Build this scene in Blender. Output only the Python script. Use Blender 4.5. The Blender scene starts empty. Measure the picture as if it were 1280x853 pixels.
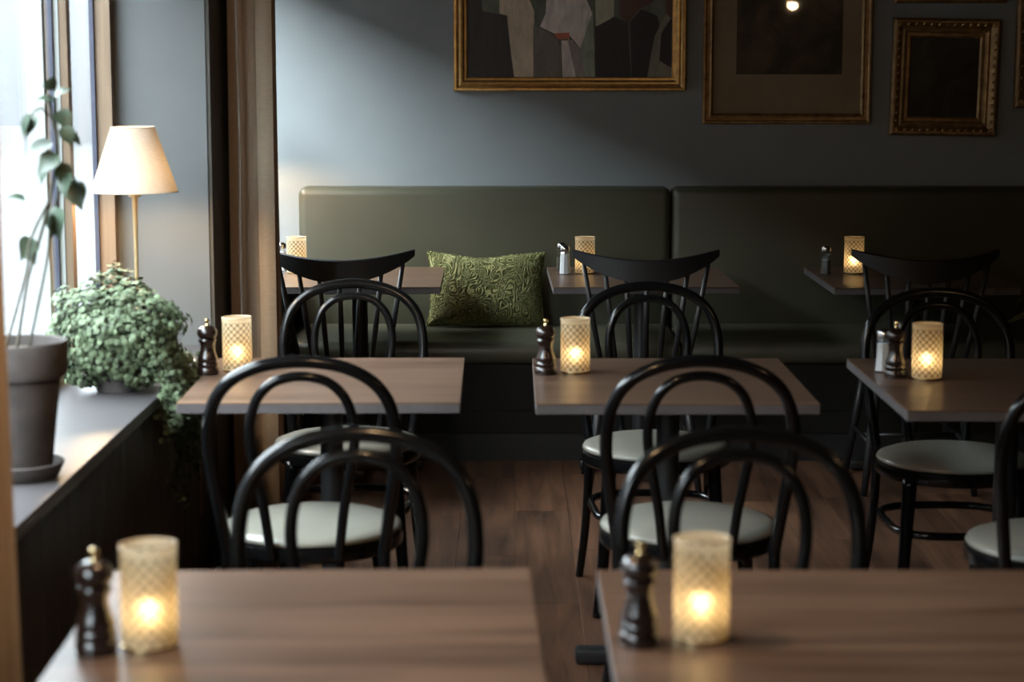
import bpy, bmesh, math, random
from mathutils import Vector, Matrix
random.seed(7)
PI = math.pi
scene = bpy.context.scene
C = scene.collection

# ------------------------------------------------------------------ camera
F_PX, CAM_H, PITCH = 2430.0, 1.56, math.radians(7.92)
cam_d = bpy.data.cameras.new('camera')
cam = bpy.data.objects.new('camera', cam_d); C.objects.link(cam)
cam.location = (0, 0, CAM_H)
cam.rotation_euler = (PI/2 - PITCH, 0, 0)
cam_d.sensor_width = 36.0
cam_d.lens = F_PX / 1280 * 36.0
cam_d.clip_start = 0.05
cam_d.dof.use_dof = True
cam_d.dof.focus_distance = 7.5
cam_d.dof.aperture_fstop = 3.5
scene.camera = cam

# ------------------------------------------------------------------ sky, lights, exposure
world = bpy.data.worlds.new('overcast_sky'); scene.world = world
world.use_nodes = True
bg = world.node_tree.nodes['Background']
bg.inputs['Color'].default_value = (0.84, 0.93, 1.0, 1)
bg.inputs['Strength'].default_value = 31.0
scene.view_settings.view_transform = 'Standard'
scene.view_settings.look = 'None'
scene.view_settings.exposure = 0.0
scene.view_settings.gamma = 1.0
scene.view_settings.use_curve_mapping = False
scene.cycles.use_denoising = True
scene.cycles.max_bounces = 8
scene.cycles.diffuse_bounces = 4
scene.cycles.glossy_bounces = 4
scene.cycles.transmission_bounces = 6
scene.cycles.transparent_max_bounces = 10
scene.cycles.sample_clamp_indirect = 4.0
scene.cycles.caustics_reflective = False
scene.cycles.caustics_refractive = False

WX = -0.94        # inner face of the piers in the window wall
GX = -1.265       # window plane
WY = 8.44         # back wall
HEAD = 2.12       # window head
SILL = 0.71
WINDOWS = [(0.4, 2.3), (3.0, 6.02), (6.95, WY)]

def portal(y0, y1):
    l = bpy.data.lights.new('window_portal', 'AREA')
    l.shape = 'RECTANGLE'; l.size = HEAD - SILL; l.size_y = y1 - y0
    l.cycles.is_portal = True
    o = bpy.data.objects.new('window_portal', l); C.objects.link(o)
    o.location = (GX - 0.045, (y0+y1)/2, (HEAD+SILL)/2)
    o.rotation_euler = (0, -PI/2, 0)
for a, b in WINDOWS: portal(a, b)

# ------------------------------------------------------------------ pixel helpers
def ray(px, py):
    u, v = (px-640)/F_PX, (py-426.5)/F_PX
    return Vector((u, math.cos(PITCH) - v*math.sin(PITCH), -math.sin(PITCH) - v*math.cos(PITCH)))
def on_z(px, py, z):
    r = ray(px, py); t = (z-CAM_H)/r.z
    return Vector((r.x*t, r.y*t, z))
def on_y(px, py, y):
    r = ray(px, py); t = y/r.y
    return Vector((r.x*t, y, CAM_H + r.z*t))

# ------------------------------------------------------------------ materials
def newmat(name):
    m = bpy.data.materials.new(name); m.use_nodes = True
    nt = m.node_tree; b = nt.nodes['Principled BSDF']
    return m, nt, b
def N(nt, kind, **kw):
    n = nt.nodes.new(kind)
    for k, v in kw.items(): setattr(n, k, v)
    return n
def ramp(nt, fac, stops):
    r = N(nt, 'ShaderNodeValToRGB')
    els = r.color_ramp.elements
    while len(els) < len(stops): els.new(0.5)
    for e, (p, c) in zip(els, stops): e.position = p; e.color = (*c, 1)
    nt.links.new(fac, r.inputs['Fac']); return r
def coords(nt, scale=(1, 1, 1), rot=(0, 0, 0), kind='Object'):
    t = N(nt, 'ShaderNodeTexCoord'); mp = N(nt, 'ShaderNodeMapping')
    mp.inputs['Scale'].default_value = scale; mp.inputs['Rotation'].default_value = rot
    nt.links.new(t.outputs[kind], mp.inputs['Vector']); return mp.outputs['Vector']
def noise(nt, vec, scale, detail=3, rough=0.55, dist=0.0):
    n = N(nt, 'ShaderNodeTexNoise')
    n.inputs['Scale'].default_value = scale; n.inputs['Detail'].default_value = detail
    n.inputs['Roughness'].default_value = rough; n.inputs['Distortion'].default_value = dist
    if vec is not None: nt.links.new(vec, n.inputs['Vector'])
    return n.outputs['Fac']
def bump(nt, b, h, strength, dist=0.002):
    n = N(nt, 'ShaderNodeBump'); n.inputs['Strength'].default_value = strength
    n.inputs['Distance'].default_value = dist
    nt.links.new(h, n.inputs['Height']); nt.links.new(n.outputs['Normal'], b.inputs['Normal'])

def plain(name, col, rough=0.5, metal=0.0, spec=0.5, var=0.12, vscale=8, bstr=0.0, bscale=120, coat=0.0, sheen=0.0):
    m, nt, b = newmat(name)
    v = coords(nt)
    lo = tuple(c*(1-var) for c in col); hi = tuple(min(1, c*(1+var)) for c in col)
    r = ramp(nt, noise(nt, v, vscale), [(0.3, lo), (0.7, hi)])
    nt.links.new(r.outputs['Color'], b.inputs['Base Color'])
    b.inputs['Roughness'].default_value = rough; b.inputs['Metallic'].default_value = metal
    b.inputs['Specular IOR Level'].default_value = spec
    b.inputs['Coat Weight'].default_value = coat; b.inputs['Coat Roughness'].default_value = 0.12
    b.inputs['Sheen Weight'].default_value = sheen
    if bstr: bump(nt, b, noise(nt, v, bscale, 2), bstr)
    return m
def wood(name, dark, light, scale=(2.0, 38, 38), rough=0.4, spec=0.5, rnd=0.0, bstr=0.08):
    m, nt, b = newmat(name)
    v = coords(nt, scale)
    if rnd:
        oi = N(nt, 'ShaderNodeObjectInfo'); add = N(nt, 'ShaderNodeVectorMath', operation='ADD')
        mul = N(nt, 'ShaderNodeMath', operation='MULTIPLY'); mul.inputs[1].default_value = 53
        nt.links.new(oi.outputs['Random'], mul.inputs[0])
        nt.links.new(v, add.inputs[0]); nt.links.new(mul.outputs[0], add.inputs[1]); v = add.outputs[0]
    n1 = noise(nt, v, 1.0, 5, 0.62, 0.6)
    r = ramp(nt, n1, [(0.30, dark), (0.52, tuple((a+c)/2 for a, c in zip(dark, light))), (0.72, light)])
    out = r.outputs['Color']
    if rnd:
        hs = N(nt, 'ShaderNodeHueSaturation')
        mr = N(nt, 'ShaderNodeMapRange'); mr.inputs['To Min'].default_value = 1-rnd; mr.inputs['To Max'].default_value = 1+rnd
        nt.links.new(oi.outputs['Random'], mr.inputs['Value']); nt.links.new(mr.outputs[0], hs.inputs['Value'])
        nt.links.new(out, hs.inputs['Color']); out = hs.outputs['Color']
    nt.links.new(out, b.inputs['Base Color'])
    b.inputs['Roughness'].default_value = rough; b.inputs['Specular IOR Level'].default_value = spec
    bump(nt, b, n1, bstr)
    return m
def emit(name, col, s):
    m, nt, b = newmat(name)
    b.inputs['Base Color'].default_value = (*col, 1)
    b.inputs['Emission Color'].default_value = (*col, 1); b.inputs['Emission Strength'].default_value = s
    return m
def pane_glass(name, base=0.025):
    m, nt, b = newmat(name); nt.nodes.remove(b)
    out = nt.nodes['Material Output']
    tr = N(nt, 'ShaderNodeBsdfTransparent'); gl = N(nt, 'ShaderNodeBsdfGlossy'); mx = N(nt, 'ShaderNodeMixShader')
    tr.inputs['Color'].default_value = (0.95, 0.97, 0.97, 1); gl.inputs['Roughness'].default_value = 0.02
    lw = N(nt, 'ShaderNodeLayerWeight'); lw.inputs['Blend'].default_value = 0.5
    pw = N(nt, 'ShaderNodeMath', operation='POWER'); pw.inputs[1].default_value = 5.0
    fr = N(nt, 'ShaderNodeMath', operation='MULTIPLY_ADD'); fr.inputs[1].default_value = 0.75; fr.inputs[2].default_value = base
    nt.links.new(lw.outputs['Facing'], pw.inputs[0]); nt.links.new(pw.outputs[0], fr.inputs[0])
    nt.links.new(fr.outputs[0], mx.inputs[0]); nt.links.new(tr.outputs[0], mx.inputs[1]); nt.links.new(gl.outputs[0], mx.inputs[2])
    nt.links.new(mx.outputs[0], out.inputs['Surface']); return m
def sheet(name, col, trans, lace=None, weave=0.0):
    """thin cloth or frosted glass: part reflects, part lets light through"""
    m, nt, b = newmat(name); nt.nodes.remove(b)
    out = nt.nodes['Material Output']
    d = N(nt, 'ShaderNodeBsdfDiffuse'); t = N(nt, 'ShaderNodeBsdfTranslucent'); mx = N(nt, 'ShaderNodeMixShader')
    mx.inputs[0].default_value = trans
    v = coords(nt, (60, 60, 240)); r = ramp(nt, noise(nt, v, 1.0, 4), [(0.3, tuple(c*0.88 for c in col)), (0.7, col)])
    nt.links.new(r.outputs['Color'], d.inputs['Color']); nt.links.new(r.outputs['Color'], t.inputs['Color'])
    nt.links.new(d.outputs[0], mx.inputs[1]); nt.links.new(t.outputs[0], mx.inputs[2])
    last = mx.outputs[0]
    if lace:   # the frosted wall also scatters the flame forwards
        rf = N(nt, 'ShaderNodeBsdfRefraction'); rf.inputs['IOR'].default_value = 1.40; rf.inputs['Roughness'].default_value = 0.85
        rf.inputs['Color'].default_value = (0.95, 0.85, 0.62, 1)
        m0 = N(nt, 'ShaderNodeMixShader'); m0.inputs[0].default_value = 0.17
        nt.links.new(last, m0.inputs[1]); nt.links.new(rf.outputs[0], m0.inputs[2]); last = m0.outputs[0]
    if lace:
        tc = N(nt, 'ShaderNodeTexCoord'); sp = N(nt, 'ShaderNodeSeparateXYZ'); nt.links.new(tc.outputs['Object'], sp.inputs[0])
        at = N(nt, 'ShaderNodeMath', operation='ARCTAN2'); nt.links.new(sp.outputs['Y'], at.inputs[0]); nt.links.new(sp.outputs['X'], at.inputs[1])
        def wave(src, k, fn='SINE', ph=0.0):
            mu = N(nt, 'ShaderNodeMath', operation='MULTIPLY_ADD'); mu.inputs[1].default_value = k; mu.inputs[2].default_value = ph
            nt.links.new(src, mu.inputs[0]); s = N(nt, 'ShaderNodeMath', operation=fn); nt.links.new(mu.outputs[0], s.inputs[0]); return s.outputs[0]
        def op(o, a, c):
            n = N(nt, 'ShaderNodeMath', operation=o)
            for i, s in enumerate((a, c)):
                if isinstance(s, (int, float)): n.inputs[i].default_value = s
                else: nt.links.new(s, n.inputs[i])
            return n.outputs[0]
        A, Z = at.outputs[0], sp.outputs['Z']
        w1 = op('ADD', wave(A, 14), wave(Z, 350)); w2 = op('MULTIPLY', wave(A, 28, 'COSINE'), wave(Z, 700, 'COSINE'))
        w3 = op('MULTIPLY', wave(A, 42, 'SINE', 0.6), wave(Z, 1050, 'SINE', 0.3))
        s = op('ADD', op('ADD', op('ABSOLUTE', w1, 0), w2), op('MULTIPLY', w3, 0.8))
        mask = op('GREATER_THAN', s, 0.92)
        zz = op('MULTIPLY', op('GREATER_THAN', Z, 0.010), op('LESS_THAN', Z, 0.136))
        mask = op('MULTIPLY', mask, zz)
        d2 = N(nt, 'ShaderNodeBsdfDiffuse'); d2.inputs['Color'].default_value = (*lace, 1)
        m2 = N(nt, 'ShaderNodeMixShader'); nt.links.new(op('MULTIPLY', mask, 0.9), m2.inputs[0])
        nt.links.new(last, m2.inputs[1]); nt.links.new(d2.outputs[0], m2.inputs[2]); last = m2.outputs[0]
    nt.links.new(last, out.inputs['Surface']); return m

M = {}
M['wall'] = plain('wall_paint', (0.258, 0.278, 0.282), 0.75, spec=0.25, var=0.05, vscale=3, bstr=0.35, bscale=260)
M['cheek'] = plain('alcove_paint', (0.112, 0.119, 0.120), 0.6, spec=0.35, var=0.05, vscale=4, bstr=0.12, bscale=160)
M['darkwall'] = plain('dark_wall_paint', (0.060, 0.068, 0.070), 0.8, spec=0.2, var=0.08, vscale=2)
M['ceiling'] = plain('ceiling_paint', (0.08, 0.08, 0.078), 0.9, spec=0.1, var=0.04, vscale=2)
M['pier'] = plain('pier_panel_paint', (0.060, 0.056, 0.046), 0.55, spec=0.3, var=0.1)
M['subfloor'] = plain('subfloor', (0.03, 0.02, 0.015), 0.8)
M['plank'] = wood('floor_plank', (0.050, 0.025, 0.015), (0.190, 0.092, 0.050), (22, 1.6, 22), 0.45, 0.4, rnd=0.18, bstr=0.15)
M['tabletop'] = wood('walnut_laminate', (0.062, 0.035, 0.022), (0.180, 0.108, 0.071), (1.3, 24, 24), 0.32, 0.42, rnd=0.08, bstr=0.04)
M['tableedge'] = plain('table_edge_band', (0.100, 0.090, 0.092), 0.45, var=0.15, vscale=20)
M['black_metal'] = plain('black_powder_coat', (0.012, 0.012, 0.013), 0.42, spec=0.5, var=0.1)
M['chair'] = plain('black_lacquer', (0.0045, 0.0044, 0.0046), 0.16, spec=0.28, var=0.2, vscale=20, coat=0.0)
M['spindle'] = plain('black_satin_paint', (0.010, 0.010, 0.0105), 0.45, spec=0.4, var=0.2)
M['seatpad'] = plain('sage_vinyl', (0.215, 0.204, 0.168), 0.30, spec=0.5, var=0.06, vscale=6, bstr=0.06, bscale=300)
M['leather'] = plain('olive_leather', (0.060, 0.058, 0.037), 0.42, spec=0.45, var=0.12, vscale=3, bstr=0.10, bscale=320)
M['benchbase'] = plain('dark_bench_panel', (0.010, 0.009, 0.007), 0.7, spec=0.2, var=0.1)
M['plinth'] = plain('black_plinth', (0.006, 0.006, 0.006), 0.6, var=0.1)
M['sill'] = plain('sill_paint', (0.075, 0.069, 0.071), 0.40, spec=0.5, var=0.10, vscale=5)
M['sillpanel'] = plain('dark_sill_panel', (0.018, 0.014, 0.011), 0.5, var=0.2, vscale=10)
M['wframe_pale'] = plain('pale_window_frame', (0.36, 0.38, 0.37), 0.5, var=0.05)
M['wframe_brown'] = plain('brown_window_frame', (0.085, 0.058, 0.040), 0.45, var=0.15)
M['wood_jamb'] = wood('oiled_wood_jamb', (0.13, 0.085, 0.05), (0.22, 0.15, 0.09), (30, 30, 2), 0.5)
M['gasket'] = plain('blue_black_gasket', (0.03, 0.035, 0.06), 0.5)
M['glass'] = pane_glass('window_glass')
M['facade'] = plain('street_render', (0.042, 0.042, 0.045), 0.9, var=0.06, vscale=0.4)
M['street'] = plain('paving', (0.045, 0.046, 0.050), 0.9, var=0.1, vscale=1)
M['gold'] = plain('gilded_wood', (0.47, 0.30, 0.115), 0.36, 0.75, var=0.25, vscale=30, bstr=0.15, bscale=60)
M['golddark'] = plain('worn_gilding', (0.30, 0.175, 0.070), 0.48, 0.6, var=0.35, vscale=30, bstr=0.2, bscale=60)
M['brass'] = plain('brass', (0.70, 0.52, 0.26), 0.25, 1.0, var=0.05)
M['steel'] = plain('polished_steel', (0.62, 0.61, 0.60), 0.18, 1.0, var=0.04)
M['mill'] = plain('dark_walnut_lacquer', (0.014, 0.007, 0.005), 0.24, spec=0.5, var=0.4, vscale=40, coat=0.4)
M['shade'] = sheet('linen_shade', (0.54, 0.465, 0.38), 0.04)
M['lantern'] = sheet('frosted_lantern', (0.64, 0.54, 0.37), 0.46, lace=(0.10, 0.065, 0.03))
M['lantern_rim'] = plain('cream_rim', (0.62, 0.50, 0.33), 0.4, var=0.05)
M['wax'] = plain('white_wax', (0.75, 0.70, 0.60), 0.5, var=0.04)
M['flame'] = emit('candle_flame', (1.0, 0.72, 0.35), 50)
def glow_bulb():
    m, nt, b = newmat('lamp_bulb'); nt.nodes.remove(b)
    tr = N(nt, 'ShaderNodeBsdfTransparent'); em = N(nt, 'ShaderNodeEmission'); ad = N(nt, 'ShaderNodeAddShader')
    em.inputs['Color'].default_value = (1.0, 0.72, 0.42, 1); em.inputs['Strength'].default_value = 12
    nt.links.new(tr.outputs[0], ad.inputs[0]); nt.links.new(em.outputs[0], ad.inputs[1])
    nt.links.new(ad.outputs[0], nt.nodes['Material Output'].inputs['Surface']); return m
M['bulb'] = glow_bulb()
M['curtain'] = sheet('linen_curtain', (0.54, 0.43, 0.33), 0.12)
M['curtain_edge'] = sheet('coarse_linen_hem', (0.50, 0.41, 0.31), 0.10)
M['piping'] = plain('pale_piping', (0.62, 0.60, 0.57), 0.6)
M['gold_paint'] = plain('satin_gold_lacquer', (0.60, 0.44, 0.22), 0.35, 0.5, var=0.05)
M['cord'] = plain('beige_cord', (0.42, 0.36, 0.27), 0.6)
M['pot'] = plain('greyed_terracotta', (0.080, 0.070, 0.066), 0.8, spec=0.2, var=0.3, vscale=14, bstr=0.2, bscale=60)
M['soil'] = plain('potting_soil', (0.10, 0.075, 0.05), 0.95, var=0.5, vscale=60, bstr=0.6, bscale=80)
M['stem'] = plain('plant_stem', (0.06, 0.055, 0.035), 0.7, var=0.2)
M['leaf'] = plain('ivy_leaf', (0.050, 0.080, 0.050), 0.45, var=0.35, vscale=25)
M['bush'] = plain('small_leaf', (0.105, 0.140, 0.078), 0.6, spec=0.25, var=0.6, vscale=40)
M['dimleaf'] = plain('dark_green_leaf', (0.10, 0.14, 0.045), 0.5, var=0.3, vscale=20)
M['salt'] = plain('table_salt', (0.80, 0.80, 0.80), 0.8, var=0.03)
M['pepper'] = plain('ground_pepper', (0.05, 0.04, 0.035), 0.9, var=0.5, vscale=200)
M['jar'] = pane_glass('shaker_glass', 0.14)
M['mat_board'] = plain('aged_mat_board', (0.42, 0.30, 0.19), 0.8, spec=0.2, var=0.12, vscale=5)

# velvet cushion with a raised scroll pattern
def velvet():
    m, nt, b = newmat('moss_velvet')
    v = coords(nt)
    n = N(nt, 'ShaderNodeTexNoise'); n.inputs['Scale'].default_value = 12; n.inputs['Detail'].default_value = 0.5; n.inputs['Distortion'].default_value = 2.6
    nt.links.new(v, n.inputs['Vector'])
    w = N(nt, 'ShaderNodeMath', operation='PINGPONG'); w.inputs[1].default_value = 0.06; nt.links.new(n.outputs['Fac'], w.inputs[0])
    r = ramp(nt, w.outputs[0], [(0.0, (0.022, 0.026, 0.005)), (0.018, (0.075, 0.074, 0.020)), (0.05, (0.23, 0.215, 0.088))])
    nt.links.new(r.outputs['Color'], b.inputs['Base Color'])
    b.inputs['Roughness'].default_value = 0.75; b.inputs['Sheen Weight'].default_value = 0.6
    b.inputs['Sheen Tint'].default_value = (0.6, 0.65, 0.3, 1); b.inputs['Specular IOR Level'].default_value = 0.2
    bump(nt, b, w.outputs[0], 0.9, 0.10)
    return m
M['velvet'] = velvet()

def paint(name, col, var=0.25):
    m, nt, b = newmat(name)
    v = coords(nt, (30, 30, 9)); n = noise(nt, v, 1.0, 4, 0.6, 0.8)
    r = ramp(nt, n, [(0.3, tuple(c*(1-var) for c in col)), (0.7, tuple(min(1, c*(1+var)) for c in col))])
    nt.links.new(r.outputs['Color'], b.inputs['Base Color']); b.inputs['Roughness'].default_value = 0.55
    bump(nt, b, n, 0.3); return m
def dim_print(name, base, spots, scale):
    m, nt, b = newmat(name)
    n = noise(nt, coords(nt, scale), 1.0, 4, 0.6, 0.5)
    r = ramp(nt, n, [(0.42, base), (0.56, tuple((x+y)/2.4 for x, y in zip(base, spots))), (0.74, spots)])
    nt.links.new(r.outputs['Color'], b.inputs['Base Color']); b.inputs['Roughness'].default_value = 0.35
    return m

# ------------------------------------------------------------------ mesh builder
class MB:
    def __init__(s): s.v, s.f, s.m = [], [], []
    def add(s, vs, fs, mi=0):
        o = len(s.v); s.v += [tuple(p) for p in vs]
        s.f += [tuple(i+o for i in f) for f in fs]; s.m += [mi]*len(fs); return s
    def box(s, x0, x1, y0, y1, z0, z1, mi=0):
        return s.add([(x0,y0,z0),(x1,y0,z0),(x1,y1,z0),(x0,y1,z0),(x0,y0,z1),(x1,y0,z1),(x1,y1,z1),(x0,y1,z1)],
                     [(3,2,1,0),(4,5,6,7),(0,1,5,4),(1,2,6,5),(2,3,7,6),(3,0,4,7)], mi)
    def rbox(s, x0, x1, y0, y1, z0, z1, r, seg=3, mi=0):
        bm = bmesh.new(); bmesh.ops.create_cube(bm, size=1)
        for v in bm.verts:
            v.co = Vector(((x0+x1)/2 + v.co.x*(x1-x0), (y0+y1)/2 + v.co.y*(y1-y0), (z0+z1)/2 + v.co.z*(z1-z0)))
        bmesh.ops.bevel(bm, geom=bm.edges[:], offset=r, segments=seg, profile=0.5, affect='EDGES')
        bm.verts.index_update()
        s.add([v.co[:] for v in bm.verts], [[v.index for v in f.verts] for f in bm.faces], mi); bm.free(); return s
    def lathe(s, prof, n=32, cx=0, cy=0, cz=0, mi=0, cap=True):
        """prof: (r, z) from the bottom up"""
        vs, fs = [], []
        for r, z in prof:
            for k in range(n):
                a = 2*PI*k/n; vs.append((cx+r*math.cos(a), cy+r*math.sin(a), cz+z))
        for i in range(len(prof)-1):
            for k in range(n):
                fs.append((i*n+k, i*n+(k+1) % n, (i+1)*n+(k+1) % n, (i+1)*n+k))
        if cap:
            if prof[0][0] > 1e-5: fs.append(tuple(reversed(range(n))))
            if prof[-1][0] > 1e-5: fs.append(tuple(range((len(prof)-1)*n, len(prof)*n)))
        return s.add(vs, fs, mi)
    def tube(s, pts, rad, n=10, closed=False, mi=0):
        pts = [Vector(p) for p in pts]; k = len(pts)
        rs = rad if isinstance(rad, (list, tuple)) else [rad]*k
        vs, fs = [], []; prev = None
        for i in range(k):
            a = pts[(i-1) % k] if closed or i else pts[0]
            c = pts[(i+1) % k] if closed or i < k-1 else pts[-1]
            t = (c-a).normalized()
            if prev is None:
                up = Vector((0, 0, 1)) if abs(t.z) < 0.9 else Vector((1, 0, 0))
                u = t.cross(up).normalized()
            else:
                u = (prev - t*prev.dot(t)).normalized()
            w = t.cross(u); prev = u
            for j in range(n):
                q = 2*PI*j/n; vs.append(pts[i] + (u*math.cos(q) + w*math.sin(q))*rs[i])
        for i in range(k if closed else k-1):
            i2 = (i+1) % k
            for j in range(n): fs.append((i*n+j, i*n+(j+1) % n, i2*n+(j+1) % n, i2*n+j))
        if not closed: fs += [tuple(reversed(range(n))), tuple(range((k-1)*n, k*n))]
        return s.add(vs, fs, mi)
    def mesh(s, name, mats, smooth=False):
        me = bpy.data.meshes.new(name); me.from_pydata(s.v, [], s.f)
        for m in (mats if isinstance(mats, (list, tuple)) else [mats]): me.materials.append(m)
        for p, mi in zip(me.polygons, s.m): p.material_index = mi; p.use_smooth = bool(smooth)
        bm = bmesh.new(); bm.from_mesh(me); bmesh.ops.recalc_face_normals(bm, faces=bm.faces[:]); bm.to_mesh(me); bm.free()
        if smooth and smooth is not True: me.set_sharp_from_angle(angle=math.radians(smooth))
        me.update(); return me
    def build(s, name, mats, parent=None, smooth=False, loc=None):
        o = bpy.data.objects.new(name, s.mesh(name, mats, smooth)); C.objects.link(o)
        if parent: o.parent = parent
        if loc is not None: o.location = loc
        return o

def spline(pts, n=8):
    P = [Vector(p) for p in pts]; out = []
    for i in range(len(P)-1):
        a, b, c, d = P[max(i-1, 0)], P[i], P[i+1], P[min(i+2, len(P)-1)]
        for j in range(n):
            t = j/n
            out.append(0.5*((2*b) + (c-a)*t + (2*a-5*b+4*c-d)*t*t + (3*b-a-3*c+d)*t**3))
    return out + [P[-1]]
def thing(name, label, cat, loc=(0, 0, 0), rz=0.0, group=None):
    o = bpy.data.objects.new(name, None); C.objects.link(o); o.empty_display_size = 0.1
    o.location = loc; o.rotation_euler = (0, 0, rz)
    return tag(o, label, cat, group)
def tag(o, label, cat, group=None):
    o['label'] = label; o['category'] = cat
    if group: o['group'] = group
    return o
def struct(o, label=None):
    o['kind'] = 'structure'
    if label: o['label'] = label
    return o
def copy_tree(o, parent=None):
    c = o.copy(); C.objects.link(c); c.parent = parent
    for ch in list(o.children): copy_tree(ch, c)
    return c
def place(proto, used, label, loc, rz=0.0):
    o = copy_tree(proto) if used.get(proto) else proto
    used[proto] = True
    o.location = loc; o.rotation_euler = (0, 0, rz); o['label'] = label
    return o
USED = {}

# ================================================================== THE SETTING
RX, FY, CEIL = 4.2, -2.6, 2.95
floor = struct(MB().box(WX-0.4, RX, FY, WY+0.3, -0.10, -0.012).build('floor', M['subfloor']), 'dark brown wood plank floor')
PW, PL = 0.19, 1.22
plank_me = MB().rbox(-PW/2+0.0004, PW/2-0.0004, -PL/2+0.0004, PL/2-0.0004, -0.012, 0.0, 0.0007, 1).mesh('plank', M['plank'])
def put_plank(x, y):
    o = bpy.data.objects.new('plank', plank_me); C.objects.link(o); o.parent = floor; o.location = (x, y, 0)
near = MB()
ncol = int((RX-WX)/PW)
for i in range(ncol):
    x = WX + PW*(i+0.5); off = (i*0.47 % 1.0)*PL
    k = 0; y = 8.45 - off
    while y > FY:
        y0, y1 = max(y-PL, FY), min(y, WY)
        if 3.6 < (y0+y1)/2 < 7.9 and x < 2.4: put_plank(x, (y0+y1)/2) if y1-y0 > PL-0.01 else near.box(x-PW/2+.0004, x+PW/2-.0004, y0+.0004, y1-.0004, -.012, 0)
        elif y1 > y0: near.box(x-PW/2+.0004, x+PW/2-.0004, y0+.0004, y1-.0004, -.012, 0)
        y -= PL
    if off > 0.02: near.box(x-PW/2+.0004, x+PW/2-.0004, 8.45-off+.0004, WY-.001, -.012, 0)
fp = near.build('plank_field', M['plank'], floor); fp['kind'] = 'stuff'

struct(MB().box(WX-0.4, RX+0.2, FY-0.2, WY+0.3, CEIL, CEIL+0.12).build('ceiling', M['ceiling']), 'dim grey painted ceiling')
struct(MB().box(GX-0.2, RX, WY, WY+0.2, -0.1, CEIL).build('wall_back', M['wall']), 'blue-grey textured wall behind the bench and the pictures')
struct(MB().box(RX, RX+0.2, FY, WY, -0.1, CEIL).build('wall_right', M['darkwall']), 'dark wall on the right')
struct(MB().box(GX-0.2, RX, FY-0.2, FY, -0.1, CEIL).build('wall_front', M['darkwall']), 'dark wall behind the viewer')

# window wall: piers, lintel, apron, sills
OX = GX - 0.025
piers = [(FY, WINDOWS[0][0]), (WINDOWS[0][1], WINDOWS[1][0]), (WINDOWS[1][1], WINDOWS[2][0])]
wl = MB()
for a, b in piers: wl.box(OX, WX, a, b, -0.1, HEAD)
wl.box(OX, WX, FY, WY, HEAD, CEIL)
for a, b in WINDOWS: wl.box(OX, WX-0.03, a, b, -0.1, SILL-0.03)
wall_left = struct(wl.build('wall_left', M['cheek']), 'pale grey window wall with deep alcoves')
# dark panelling on the room side of pier
for a, b in piers:
    MB().box(WX, WX+0.012, a+0.004, b-0.004, 0.0, HEAD+0.3).build('pier_panel', M['pier'], wall_left)
    MB().box(WX+0.012, WX+0.024, a+0.004, b-0.004, 0.0, 0.12).build('pier_skirting', M['pier'], wall_left)
def sill_board(a, b, n):
    o = struct(MB().rbox(OX+0.01, WX+0.008, a+0.004, b-0.004, SILL-0.032, SILL, 0.004, 2).build('trim_%d' % n, M['sill'], None, 40), 'deep grey-brown window sill')
    bw = 0.12; k = int((b-a)/bw); bw = (b-a)/k
    me = MB().rbox(-0.008, 0.008, -bw/2+0.0015, bw/2-0.0015, 0.0, SILL-0.034, 0.003, 1).mesh('panel_board', M['sillpanel'])
    for i in range(k):
        p = bpy.data.objects.new('panel_board', me); C.objects.link(p); p.parent = wall_left
        p.location = (WX-0.03+0.008, a + bw*(i+0.5), 0.0)
for n, (a, b) in enumerate(WINDOWS): sill_board(a, b, n+1)

# windows: wooden jambs, pale and brown mullions, panes
def window(n, a, b, mull, stiles=()):
    w = MB()
    fx0, fx1 = GX-0.024, GX+0.03
    w.box(fx0, fx1, a, b, SILL, SILL+0.05); w.box(fx0, fx1, a, b, HEAD-0.05, HEAD)
    o = struct(w.build('window_%d' % n, M['wframe_pale']), 'tall window with wooden jambs beside the sill')
    z0, z1 = SILL+0.05, HEAD-0.05
    MB().box(GX-0.005, GX+0.045, b-0.05, b-0.001, SILL, HEAD).build('jamb', M['wood_jamb'], o)
    MB().box(GX-0.005, GX+0.045, a+0.001, a+0.05, SILL, HEAD).build('jamb', M['wood_jamb'], o)
    edges = [a+0.05]
    for y in mull:
        MB().box(GX+0.012, GX+0.034, y-0.022, y+0.022, z0, z1).build('mullion', M['wood_jamb'], o)
        MB().box(GX-0.010, GX+0.012, y-0.026, y+0.026, z0, z1).build('mullion', M['wframe_pale'], o)
        MB().box(GX-0.030, GX-0.010, y-0.022, y+0.022, z0, z1).build('mullion', M['wframe_brown'], o)
        edges += [y-0.026, y+0.026]
    for y in stiles: MB().box(GX-0.024, GX+0.022, y-0.016, y+0.016, z0, z1).build('stile', M['wframe_pale'], o)
    edges.append(b-0.05)
    for i in range(0, len(edges), 2):
        y0, y1 = edges[i], edges[i+1]
        MB().box(GX-0.012, GX-0.007, y0, y1, z0, z1).build('pane', M['glass'], o)
        MB().box(GX-0.016, GX-0.003, y1-0.012, y1, z0, z1).build('gasket', M['gasket'], o)
        MB().box(GX-0.016, GX-0.003, y0, y0+0.012, z0, z1).build('gasket', M['gasket'], o)
window(1, *WINDOWS[1], [4.45, 5.46], [5.22])
window(2, *WINDOWS[2], [])
window(3, *WINDOWS[0], [1.35])

# outside
struct(MB().box(-60, OX-0.02, -40, 140, -0.5, -0.35).build('ground', M['street']), 'pale street outside the window')
struct(MB().box(-14, -11.2, -40, 140, -0.35, 6.5).build('wall_street', M['facade']), 'pale facade across the street outside the window')

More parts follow.
